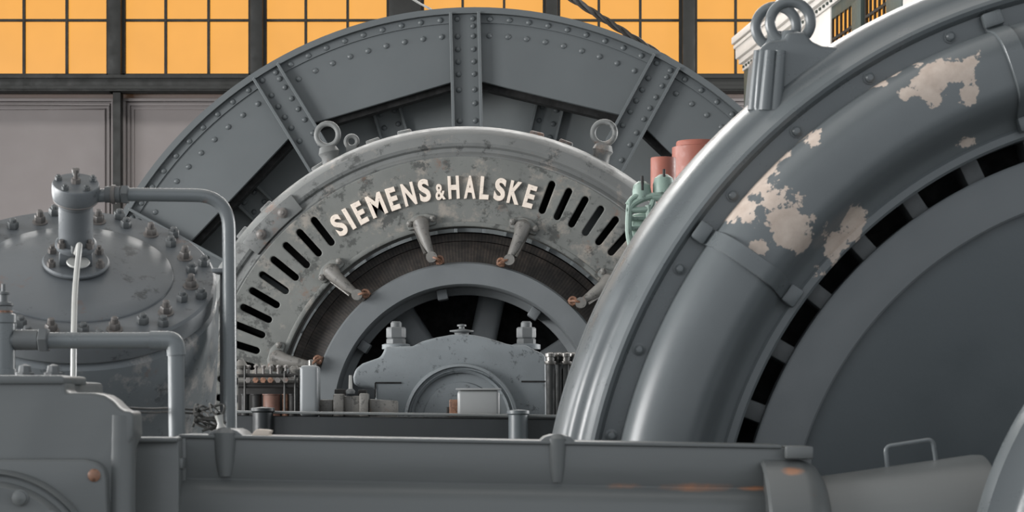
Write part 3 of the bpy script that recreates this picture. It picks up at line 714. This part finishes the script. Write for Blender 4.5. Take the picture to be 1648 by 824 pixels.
for px_, wd in ((897, .021), (362, .026)):
    c = P(px_, 0, DN); z0 = a.z+(c.x-a.x)*slope
    prof = [(-.040, z0), (-.026, z0+.012), (-wd*.6, z0+.016), (wd*.6, z0+.016), (.026, z0+.012), (.040, z0)]
    part('stiffener', MB().tube([(c.x, DN+.004, z0-.078), (c.x, DN+.004, z0-.05), (c.x, DN+.004, z0+.008), (c.x, DN+.006, z0+.014)], [wd*.5, wd*.72, wd*.9, wd*.6], 16), 'beam', nb)
    part('stiffener_cap', MB().prism([(c.x+p, q) for p, q in prof], 'y', DN-.004, DN+.16), 'beam', nb, .003)
c = P(291, 745, DN); part('end_bolt', MB().box((c.x, DN-.02, c.z), (.022, .04, .022)), 'beam', nb, .004)
part('end_boss', MB().prism([(P(q[0], q[1], DN).x, P(q[0], q[1], DN).z) for q in ((281, 702), (300, 702), (300, 776), (281, 776))], 'y', DN-.004, DN+.15), 'beam', nb, .004)
c0, c1 = P(1262, 718, DN), P(1306, 738, DN)
part('end_block', MB().box(((c0.x+c1.x)/2, DN+.03, (c0.z+c1.z)/2), (c1.x-c0.x, .12, c0.z-c1.z)), 'beam', nb, .004)
part('support', MB().box((a.x+.25, DN+.08, 1.85), (.3, .14, .5)).box((b.x-.25, DN+.08, 1.85), (.3, .14, .5)), 'beam', nb)
struct('trim_12', MB().box(((a.x+b.x)/2, DN+.1, .8), (b.x-a.x+.3, .34, 1.6)), 'concrete')
c = P(424, 696, DN+.05)
solid('paint_flake', MB().prism([(c.x+q[0], c.z+q[1]) for q in ((-.024, -.010), (-.016, .002), (-.010, .007), (.008, .006), (.018, .004), (.014, -.004), (.022, -.009))], 'y', DN+.02, DN+.07), 'cream', 'small cream chip of broken material lying on the front beam', 'chip', bevel=.002)

# collar and cover to the right of the beam
zaxis = P(0, 960, 4.05).z
col = root('shaft_collar', (P(1290, 0, 4.05).x, 4.05+.0, zaxis-.3), 'thick rounded grey collar clamped round the end of the front beam', 'collar')
def xlathe(prof, ya, za, n=72):
    m = Matrix(((0, 0, 1, 0), (0, 1, 0, ya), (-1, 0, 0, za), (0, 0, 0, 1))); return MB().lathe(prof, m, n)
sc = 4.05/F
def cxp(q): return (q-CX)*sc
M['collar_spot'] = spotted('collar_rust_spot', M['beam'], [(P(1288, 761, 4.03), .032, .012, 1.1)], Vector(col.location))
part('collar_ring', xlathe([(210*sc, cxp(1244)), (216*sc, cxp(1238)), (221*sc, cxp(1243)), (221*sc, cxp(1302)), (217*sc, cxp(1318)), (205*sc, cxp(1333)), (188*sc, cxp(1344)), (150*sc, cxp(1348))], 4.25, zaxis), 'collar_spot', col, sharp=40)
part('collar_foot', MB().box((cxp(1292), 4.25, (zaxis-.2)/2), (.11, .2, zaxis-.1)), 'beam', col)
cov = root('shaft_cover', (cxp(1470), 4.25, zaxis-.3), 'tapered grey shaft cover with a wire handle beside the collar', 'cover')
part('cover_shell', xlathe([(100*sc, cxp(1338)), (186*sc, cxp(1340)), (188*sc, cxp(1346)), (224*sc, cxp(1600)), (224*sc, cxp(1615)), (100*sc, cxp(1616))], 4.25, zaxis), 'beam', cov, sharp=30)
dh = 4.25; k_ = dh/F
hp = fillet([P(1430, 772, dh), P(1425, 719, dh), P(1501, 707, dh), P(1509, 760, dh)], .012)
part('handle', MB().tube(hp, .0046, 10), 'pipe', cov)
part('cover_foot', MB().box((cxp(1480), 4.25, (zaxis-.15)/2), (.14, .2, zaxis-.10)), 'beam', cov)

# ================================================================== UPRIGHT VESSEL, LEFT
DT = 5.5; ST = DT/F
T0 = P(122, 441, DT); hd = Vector((-T0.x, -T0.y, 0)).normalized(); tilt = R(32.5)
nrm = Vector((hd.x*sin(tilt), hd.y*sin(tilt), cos(tilt)))
TM = frame(T0, nrm, (-hd.y, hd.x, 0) if -hd.y > 0 else (hd.y, -hd.x, 0))
def TP(x, y, z): return TM @ Vector((x, y, z))
tank = root('pressure_vessel', (T0.x, T0.y+.35, .0), 'grey round vessel with bolted domed lid left of the generators', 'vessel')
part('vessel_body', MB().lathe([(.30, -.06), (.352, -.06), (.366, -.072), (.372, -.10), (.374, -.16), (.378, -.75), (.30, -.80)], TM, 96), 'tankbody', tank)
part('flange', MB().lathe([(.20, -.02), (.20, .0), (.355, .0), (.362, -.006), (.364, -.02), (.364, -.05), (.356, -.058), (.20, -.058)], TM, 96, closed=True), 'tank', tank, sharp=30)
part('lid', MB().lathe([(.252, -.005), (.252, .003), (.249, .006), (.20, .013), (.12, .022), (.0, .028)], TM, 80), 'tank', tank, sharp=50)
stud_me = local_mesh('lid_bolt', MB().lathe([(.021, 0), (.021, .003), (.012, .004), (.012, .006)], None, 12).lathe([(.0135, .003), (.0155, .006), (.0155, .018), (.0135, .021)], None, 6).lathe([(.009, .02), (.009, .034), (.006, .037)], None, 10), 'rusty')
stud2_me = local_mesh('lid_bolt', MB().lathe([(.0135, .0), (.0155, .003), (.0155, .016), (.0135, .019)], None, 6).lathe([(.009, .018), (.009, .026), (.006, .028)], None, 10), 'boltgrey')
for k in range(24):
    a = 2*pi*k/24+.06
    inst('lid_bolt', stud_me if k % 2 else stud2_me, tank, TM @ Matrix.Translation((.300*cos(a), .300*sin(a), 0)) @ Matrix.Rotation(k*1.3, 4, 'Z'))
    if k % 2 == 0:
        inst('lid_bolt', stud2_me, tank, TM @ Matrix.Translation((.338*cos(a+.11), .338*sin(a+.11), 0)) @ Matrix.Rotation(k*.7, 4, 'Z'))
part('vessel_stand', MB().cyl(TP(0, 0, -.7)+Vector((0, 0, -.1)), (TP(0, 0, -.7).x, TP(0, 0, -.7).y, 0), .26, n=32), 'tankbody', tank)
# stop valve on the lid
vm = TM
val = root('lid_valve', TP(0, 0, .03), 'stubby grey capped valve standing on the vessel lid', 'valve')
bo = TP(.004, .0, 0)
part('base_plate', MB().lathe([(.075, .028), (.084, .030), (.086, .036), (.082, .041), (.0, .041)], TM, 40), 'tank', val)
part('foot_block', MB().box((0, 0, .060), (.085, .07, .04), TM), 'tank', val, .006)
part('mid_flange', MB().lathe([(.0, .078), (.050, .078), (.053, .083), (.053, .092), (.048, .096), (0, .096)], TM, 28), 'tank', val)
part('valve_body', MB().lathe([(.042, .09), (.0435, .11), (.0435, .20), (.047, .205), (.047, .212)], TM, 36), 'tank', val)
cp = part('valve_cap', MB().lathe([(.044, .208), (.052, .212), (.058, .222), (.060, .232), (.060, .258), (.057, .263), (.0, .265)], TM, 36), 'tank', val, sharp=40)
part('cap_stud', MB().lathe([(.012, .264), (.012, .276), (.006, .277), (.006, .294), (.010, .295), (.010, .303), (0, .305)], TM, 8), 'rusty', cp)
for a in (20, 90, 160, 235, 305):
    m_ = TM @ Matrix.Translation((.046*cos(R(a)), .046*sin(R(a)), .264))
    part('cap_bolt', MB().lathe([(.009, 0), (.009, .009), (.005, .010), (.005, .014)], m_, 6), 'boltgrey', cp)
part('cap_seam', MB().torus(TP(0, 0, .217), nrm, .055, .0025, 36, 6), 'rusty', cp)
for sx in (-1, 1):
    for zz, xx, yy in ((.041, .062, -.035), (.096, .036, -.034), (.041, .060, .038)):
        part('flange_bolt', MB().lathe([(.011, 0), (.011, .013), (.006, .014), (.006, .022)], TM @ Matrix.Translation((sx*xx, yy, zz)), 6), 'rusty', val)
part('hand_disc', MB().lathe([(0, 0), (.028, .001), (.03, .004), (.028, .007), (0, .008)], TM @ Matrix.Translation((.006, -.058, .062)), 24), 'pipelite', val)
# pipe leaving the cap to the right and going down
dpz = TP(.05, 0, .232).y
pp = root('vent_pipe', (P(371, 692, 5.25).x, 5.25, P(371, 692, 5.25).z), 'bent grey pipe from the capped valve arching down past the vessel', 'pipe')
p0 = TP(.045, 0, .228)
pts = [p0, P(230, 313, dpz), P(371, 315, 5.25), P(371, 695, 5.25)]
pts = [Vector(pts[0]), P(200, 313, dpz)]+[P(368, 315, dpz+.02), P(371, 720, dpz+.03)]
part('pipe_run', MB().tube(fillet(pts, .085, 10), .0172, 16), 'pipe', pp)
q0, q1 = P(196, 313, dpz), P(207, 313, dpz)
part('union_nut', MB().hexa(q0, q1-q0, .025, .018).cyl(P(170, 313, dpz), P(194, 313, dpz), .021), 'boltgrey', pp)
q0, q1 = P(180, 313, dpz), P(186, 313, dpz); part('union_ring', MB().cyl(q0, q1, .0245, n=18), 'rusty', pp)
# small bright tube down the front of the lid
dt = TP(0, -.06, .09).y
q = smooth([TP(.0, -.046, .098), TP(.002, -.062, .096), P(128, 395, 5.37), P(124, 432, 5.33), P(120.5, 475, 5.25), P(119, 530, 5.14), P(118.5, 585, 5.11), P(118, 640, 5.10)], 8)
tb = root('drain_tube', q[-1], 'thin bright tube running from the valve down the vessel front', 'tube')
part('tube_run', MB().tube(q, .0075, 10), 'pipelite', tb)
part('tube_nut', MB().hexa(TP(.0, -.050, .088), nrm, .013, .022), 'boltgrey', tb)
# flat post and bracket at the vessel's right side
ps = root('vessel_bracket', (P(358, 0, 5.45).x, 5.47, 0), 'dark flat steel post between the vessel and the bent pipe', 'bracket')
z1 = P(0, 436, 5.45).z
x0, x1 = P(343, 0, 5.45).x, P(376, 0, 5.45).x
part('post', MB().box(((x0+x1)/2+.006, 5.50, z1/2), (x1-x0-.012, .03, z1-.01)), 'beam_dark', ps, .003)
part('top_plate', MB().box((P(354, 0, 5.45).x, 5.47, z1), (.035, .09, .012)), 'tank', ps, .003)

# lower pipe in front of the vessel
dq = 4.75
lp_ = root('feed_pipe', (P(10, 600, dq).x, dq, P(10, 600, dq).z), 'grey threaded pipe with union and elbow crossing before the vessel', 'pipe')
part('pipe_run', MB().tube(fillet([P(8, 548, dq), P(283, 548, dq), P(285, 720, dq)], .02, 8), .0185, 18), 'pipe', lp_)
part('elbow', MB().tube(fillet([P(242, 548, dq), P(282, 548, dq), P(284, 572, dq)], .024, 8), .0215, 18), 'pipe', lp_)
part('union_nut', MB().hexa(P(63, 547, dq), (1, 0, 0), .029, .022).cyl(P(24, 547, dq), P(62, 547, dq), .023), 'boltgrey', lp_)
part('riser', MB().lathe([(.030, 0), (.030, .012), (.026, .014), (.026, .115), (.029, .117), (.029, .135), (.018, .14)], frame(P(6, 603, dq), (0, 0, 1)), 24), 'pipe', lp_)
part('riser_cap', MB().hexa(P(6, 503, dq), (0, 0, 1), .019, .016).lathe([(.022, .016), (.022, .022), (.010, .024), (.010, .04), (.014, .041), (.014, .046), (.005, .048), (.005, .064)], frame(P(6, 503, dq), (0, 0, 1)), 14), 'boltgrey', lp_)
part('rust_band', MB().cyl(P(6, 505, dq), P(6, 500, dq), .020, n=18), 'copper', lp_)
# ================================================================== LEFT ENGINE CASTING
DL = 3.9
cs = root('engine_casting', (P(100, 700, DL).x, DL+.2, 0), 'big stepped grey engine casting with bolted round cover in the near left corner', 'engine')
def L2(q): v = P(q[0], q[1], DL); return (v.x, v.z)
sil = [(-260, 607), (60, 606), (103, 606), (104, 632), (150, 632), (168, 636), (182, 645), (192, 656), (200, 661), (214, 662), (215, 700), (206, 720), (204, 760), (203, 1500), (-260, 1500)]
part('casting_rear', MB().prism([L2(q) for q in ((-260, 612), (96, 612), (96, 640), (110, 640), (110, 1500), (-260, 1500))], 'y', DL+.09, DL+.42), 'beam', cs, .008)
part('casting_body', MB().prism([L2(q) for q in sil], 'y', DL, DL+.10), 'beam', cs, .008, 3)
part('upper_step', MB().prism([L2(q) for q in ((-260, 604), (100, 604), (104, 607), (104, 618), (-260, 618))], 'y', DL-.008, DL+.20), 'beam', cs, .004)
part('side_column', MB().cyl((L2((192, 0))[0], DL+.02, P(0, 668, DL).z), (L2((190, 0))[0], DL+.02, 1.9), .024, .03, 24), 'beam', cs)
part('front_ledge', MB().prism([L2(q) for q in ((-260, 738), (140, 738), (160, 742), (172, 752), (176, 770), (180, 900), (-260, 900))], 'y', DL-.035, DL+.05), 'beam', cs, .008, 3)
cc = P(-5, 930, DL)
cvr = part('round_cover', MB().lathe([(0, -.075), (150*DL/F, -.075), (153*DL/F, -.07), (158*DL/F, -.055), (166*DL/F, -.05), (170*DL/F, -.058), (175*DL/F, -.05), (177*DL/F, -.03), (0, -.03)], yframe(cc.x, DL, cc.z), 80), 'beam', cs, sharp=30)
for k in range(12):
    a = R(-2+24*k); x, z = polar(cc.x, cc.z, a, 142*DL/F)
    part('cover_bolt', MB().lathe([(.0155, 0), (.0155, .004), (.013, .005), (.013, .012), (.006, .015), (0, .016)], Matrix.Translation((x, DL-.075, z)) @ TOY, 12), 'beam', cvr)
c = P(151, 765, DL-.04); part('copper_plug', MB().lathe([(.011, 0), (.012, .003), (.008, .006), (0, .007)], Matrix.Translation((c.x, DL-.035, c.z)) @ TOY, 14), 'copper', cs)
for q in (40, 86):
    c = P(q, 604, DL+.15); part('top_bolt', MB().lathe([(.018, 0), (.018, .005), (.013, .006), (.011, .018), (0, .022)], Matrix.Translation(c), 8), 'boltgrey', cs)
# recessed link panel between the casting and the beam
x0, x1 = P(206, 0, 4.12).x, P(284, 0, 4.12).x; zt = P(0, 708, 4.12).z
lk = root('link_plate', ((x0+x1)/2, 4.15, 0), 'recessed grey plate joining the engine casting to the front beam', 'plate')
part('plate', MB().box(((x0+x1)/2-.01, 4.18, zt/2), (x1-x0+.02, .06, zt)), 'beam', lk, .004)
part('plate_lip', MB().box(((x0+x1)/2-.01, 4.18, zt), (x1-x0+.02, .09, .010)), 'beam', lk, .004)
# tangled wires at the vessel foot
wr_ = root('wire_tangle', P(335, 690, 4.9), 'tangle of thin dark wires at the foot of the vessel beside the bent pipe', 'wires')
for i in range(11):
    c0 = P(random.uniform(310, 330), random.uniform(652, 692), 4.95); c3 = P(random.uniform(345, 364), random.uniform(665, 700), 4.95)
    mid = [P(random.uniform(312, 362), random.uniform(648, 694), 4.95+random.uniform(-.06, .06)) for _ in range(2)]
    part('wire', MB().tube(smooth([c0]+mid+[c3], 7), random.choice((.0022, .003, .0038)), 6), 'wire', wr_)
for y_ in (656, 662):
    part('wire', MB().tube(smooth([P(200, y_, 4.6), P(240, y_+2, 4.7), P(275, y_+1, 4.9), P(320, y_+4, 4.95)], 6), .0026, 6), 'wire', wr_)
part('clip', MB().lathe([(.010, 0), (.007, .02), (.012, .03)], frame(P(352, 668, 4.9), (0.2, 0, -1)), 10), 'pipelite', wr_)

# ================================================================== RED INSULATORS AND GREEN TERMINALS
DG = 7.4; SG = DG/F
def ins_(px0, px1, ytop, yb, d, label, collar):
    c = P((px0+px1)/2, yb, d); r_ = (px1-px0)/2*d/F; c.z = P(0, 400, DG+.2).z; h = P(0, ytop, d).z-c.z
    t = root('insulator', c, label, 'insulator')
    part('sleeve', MB().lathe([(r_*.96, 0), (r_, .01), (r_, h-.006), (r_*.97, h), (r_*.62, h), (r_*.60, h-.03), (0, h-.03)], Matrix.Translation(c), 36), 'red', t)
    if collar: part('collar', MB().lathe([(r_, 0), (r_*1.18, 0), (r_*1.18, h-.022), (r_, h-.018)], Matrix.Translation(c), 36, closed=True), 'red', t)
    return t
ins_(1088, 1160, 228, 400, DG+.2, 'larger red-brown insulator sleeve with stepped collar behind the chipped ring', True)
t = ins_(1047, 1088, 254, 400, DG, 'smaller red-brown insulator sleeve beside the larger one', False)
part('top_rim', MB().torus(P(1067, 255, DG), (0, 0, 1), 15*SG, .004, 24, 6), 'steel', t)
gt = root('green_terminal', P(1048, 420, DG-.15), 'pale green terminal block with clamps and bent cables below the red insulators', 'terminal')
dg = DG-.15
part('block', MB().prism([(P(*q, dg).x, P(*q, dg).z) for q in ((1016, 345), (1090, 330), (1100, 420), (1018, 420))], 'y', dg, dg+.12), 'green', gt, .01)
for px_, py_, r_ in ((1033, 308, 15), (1068, 297, 17)):
    c = P(px_, py_, dg-.02)
    cl = part('clamp_dome', MB().lathe([(r_*SG, -.03), (r_*SG, .0), (r_*SG*.85, .022), (r_*SG*.4, .034), (0, .036)], Matrix.Translation(c), 20), 'green', gt)
    part('clamp_bolt', MB().cyl(c+Vector((0, -.03, .0)), c+Vector((0, -.02, .05)), .005, n=8), 'iron', cl)
for path, r_ in (([(1012, 345), (1018, 330), (1040, 318), (1075, 312), (1100, 308)], .012), ([(1008, 338), (1030, 338), (1046, 335), (1052, 322)], .011), ([(1014, 325), (1012, 350), (1012, 375), (1016, 398)], .012),
                 ([(1044, 330), (1045, 350), (1044, 385)], .012), ([(1050, 318), (1072, 318), (1105, 312)], .013), ([(1010, 330), (1020, 318), (1036, 313)], .010)):
    part('cable', MB().tube(smooth([P(x, y, dg-.04) for x, y in path], 6), r_, 10), 'green', gt)
for y_ in (352, 368, 384):
    part('band', MB().box(P(1035, y_, dg-.012), (.10, .03, .014)), 'green', gt, .003)
zs = P(0, 400, DG+.2).z
solid('terminal_stand', MB().box((P(1104, 0, DG).x, DG+.22, zs/2), (.36, .5, zs)), 'beam_dark', 'dark steel stand under the red insulators behind the chipped ring', 'stand', bevel=.01)
part('support', MB().box((P(1030, 0, dg).x, dg-.02, P(0, 420, dg).z/2), (.10, .1, P(0, 420, dg).z)), 'green', gt)

# ================================================================== GALLERY KIOSK BEHIND, RIGHT
ks = root('gallery_kiosk', (2.2, 16, 0), 'white cornice gallery with amber barred openings and green posts, behind the lifting eyes', 'gallery')
kd = Vector((.103, -1, 0)).normalized(); kn = Vector((-kd.y, kd.x, 0)); kn = kn if kn.x < 0 else -kn      # kn points out (left)
K0 = Vector(((1197-CX)*18/F, 18, 0))
def kbox(t0, t1, z0, z1, o0, o1, name, mat, par, bevel=.0):
    v = [K0+kd*t+kn*o+Vector((0, 0, z)) for z in (z0, z1) for t, o in ((t0, o0), (t1, o0), (t1, o1), (t0, o1))]
    return part(name, MB().add(v, [(3,2,1,0),(4,5,6,7),(0,1,5,4),(1,2,6,5),(2,3,7,6),(3,0,4,7)]), mat, par, bevel)
def kt(px_):           # distance along the face that shows at column px_
    for i in range(0, 800):
        q = K0+kd*(i*.01)
        if q.x/q.y*F+CX >= px_: return i*.01
    return 8
zc0, zc1 = 5.45, 5.74
LN = 5.6
cn = kbox(-.02, LN, zc0+.10, zc1-.06, -.3, .07, 'cornice', 'kwhite', ks, .01)
kbox(-.04, LN, zc1-.06, zc1, -.3, .10, 'cornice_cap', 'kwhite', cn, .006)
kbox(-.03, LN, zc1-.10, zc1-.07, -.3, .085, 'cornice_fillet', 'kwhite', cn, .004)
kbox(0, LN, zc0+.055, zc0+.10, -.3, .045, 'cornice_bed', 'kwhite', cn, .006)
kbox(0, LN, zc0, zc0+.055, -.3, .012, 'frieze', 'kwhite', cn, .003)
for i in range(52):
    kbox(.05+i*.105, .085+i*.105, zc0+.018, zc0+.036, .0, .024, 'dentil', 'kgreen', cn)
kbox(0, LN, 3.9, zc0, -.34, -.30, 'back_wall', 'kwhite', ks)
kbox(0, .16, 0, zc0, -.16, .0, 'post', 'kgreen', ks, .006)
kbox(.16, kt(1300), 3.9, zc0, -.2, -.02, 'wall_board', 'kwhite', ks)
kbox(kt(1300), kt(1336), 3.9, zc0, -.2, .0, 'pilaster', 'kwhite', ks, .006)
kbox(kt(1336), LN, 5.36, zc0, -.15, -.01, 'lintel', 'kgreen', ks, .004)
kbox(kt(1371), kt(1386), 0, 5.36, -.15, .004, 'post', 'kgreen', ks, .002)
kbox(kt(1386), kt(1390), 3.9, 5.36, -.15, -.02, 'shutter_edge', 'frame', ks)
kbox(kt(1426), kt(1452), 0, 5.36, -.15, .004, 'post', 'kgreen', ks, .002)
kbox(kt(1452), LN, 3.9, 5.36, -.2, -.003, 'pilaster', 'kwhite', ks)
kbox(kt(1336), kt(1452), 3.9, 5.36, -.05, -.03, 'amber_pane', 'amber', ks)
for a_, b_ in ((1337, 1371), (1390, 1426)):
    t0, t1 = kt(a_), kt(b_); n_ = 5
    for i in range(n_+1):
        t = t0+(t1-t0)*i/n_
        kbox(t-.010, t+.010, 3.9, 5.36, -.022, -.008, 'bar', 'frame', ks)
    for z in (5.2, 4.75): kbox(t0, t1, z, z+.02, -.024, -.006, 'rail', 'frame', ks)
kbox(-.1, LN, 3.8, 3.9, -.9, .05, 'gallery_floor', 'kgreen', ks)

# ================================================================== HOIST ROPES
def rope(p0, p1, r_, mat, label):
    p0, p1 = Vector(p0), Vector(p1); L = (p1-p0).length; z = (p1-p0).normalized(); x = z.orthogonal().normalized(); y = z.cross(x)
    t = root('hoist_rope', p1, label, 'rope')
    for s in range(3):
        n_ = int(L/.03)
        part('strand', MB().tube([p0+z*(L*i/n_)+(x*cos(i*.55+s*2.094)+y*sin(i*.55+s*2.094))*r_*.5 for i in range(n_+1)], r_*.52, 6), mat, t)
    return t
rope(P(830, -60, 14.2), P(1080, 100, 14.2), .026, 'rope', 'thick twisted steel rope slanting down behind the big wheel')
rope(P(630, -20, 14.2), P(720, 30, 14.2), .008, 'pipelite', 'thin pale rope slanting across the wide dark window post')
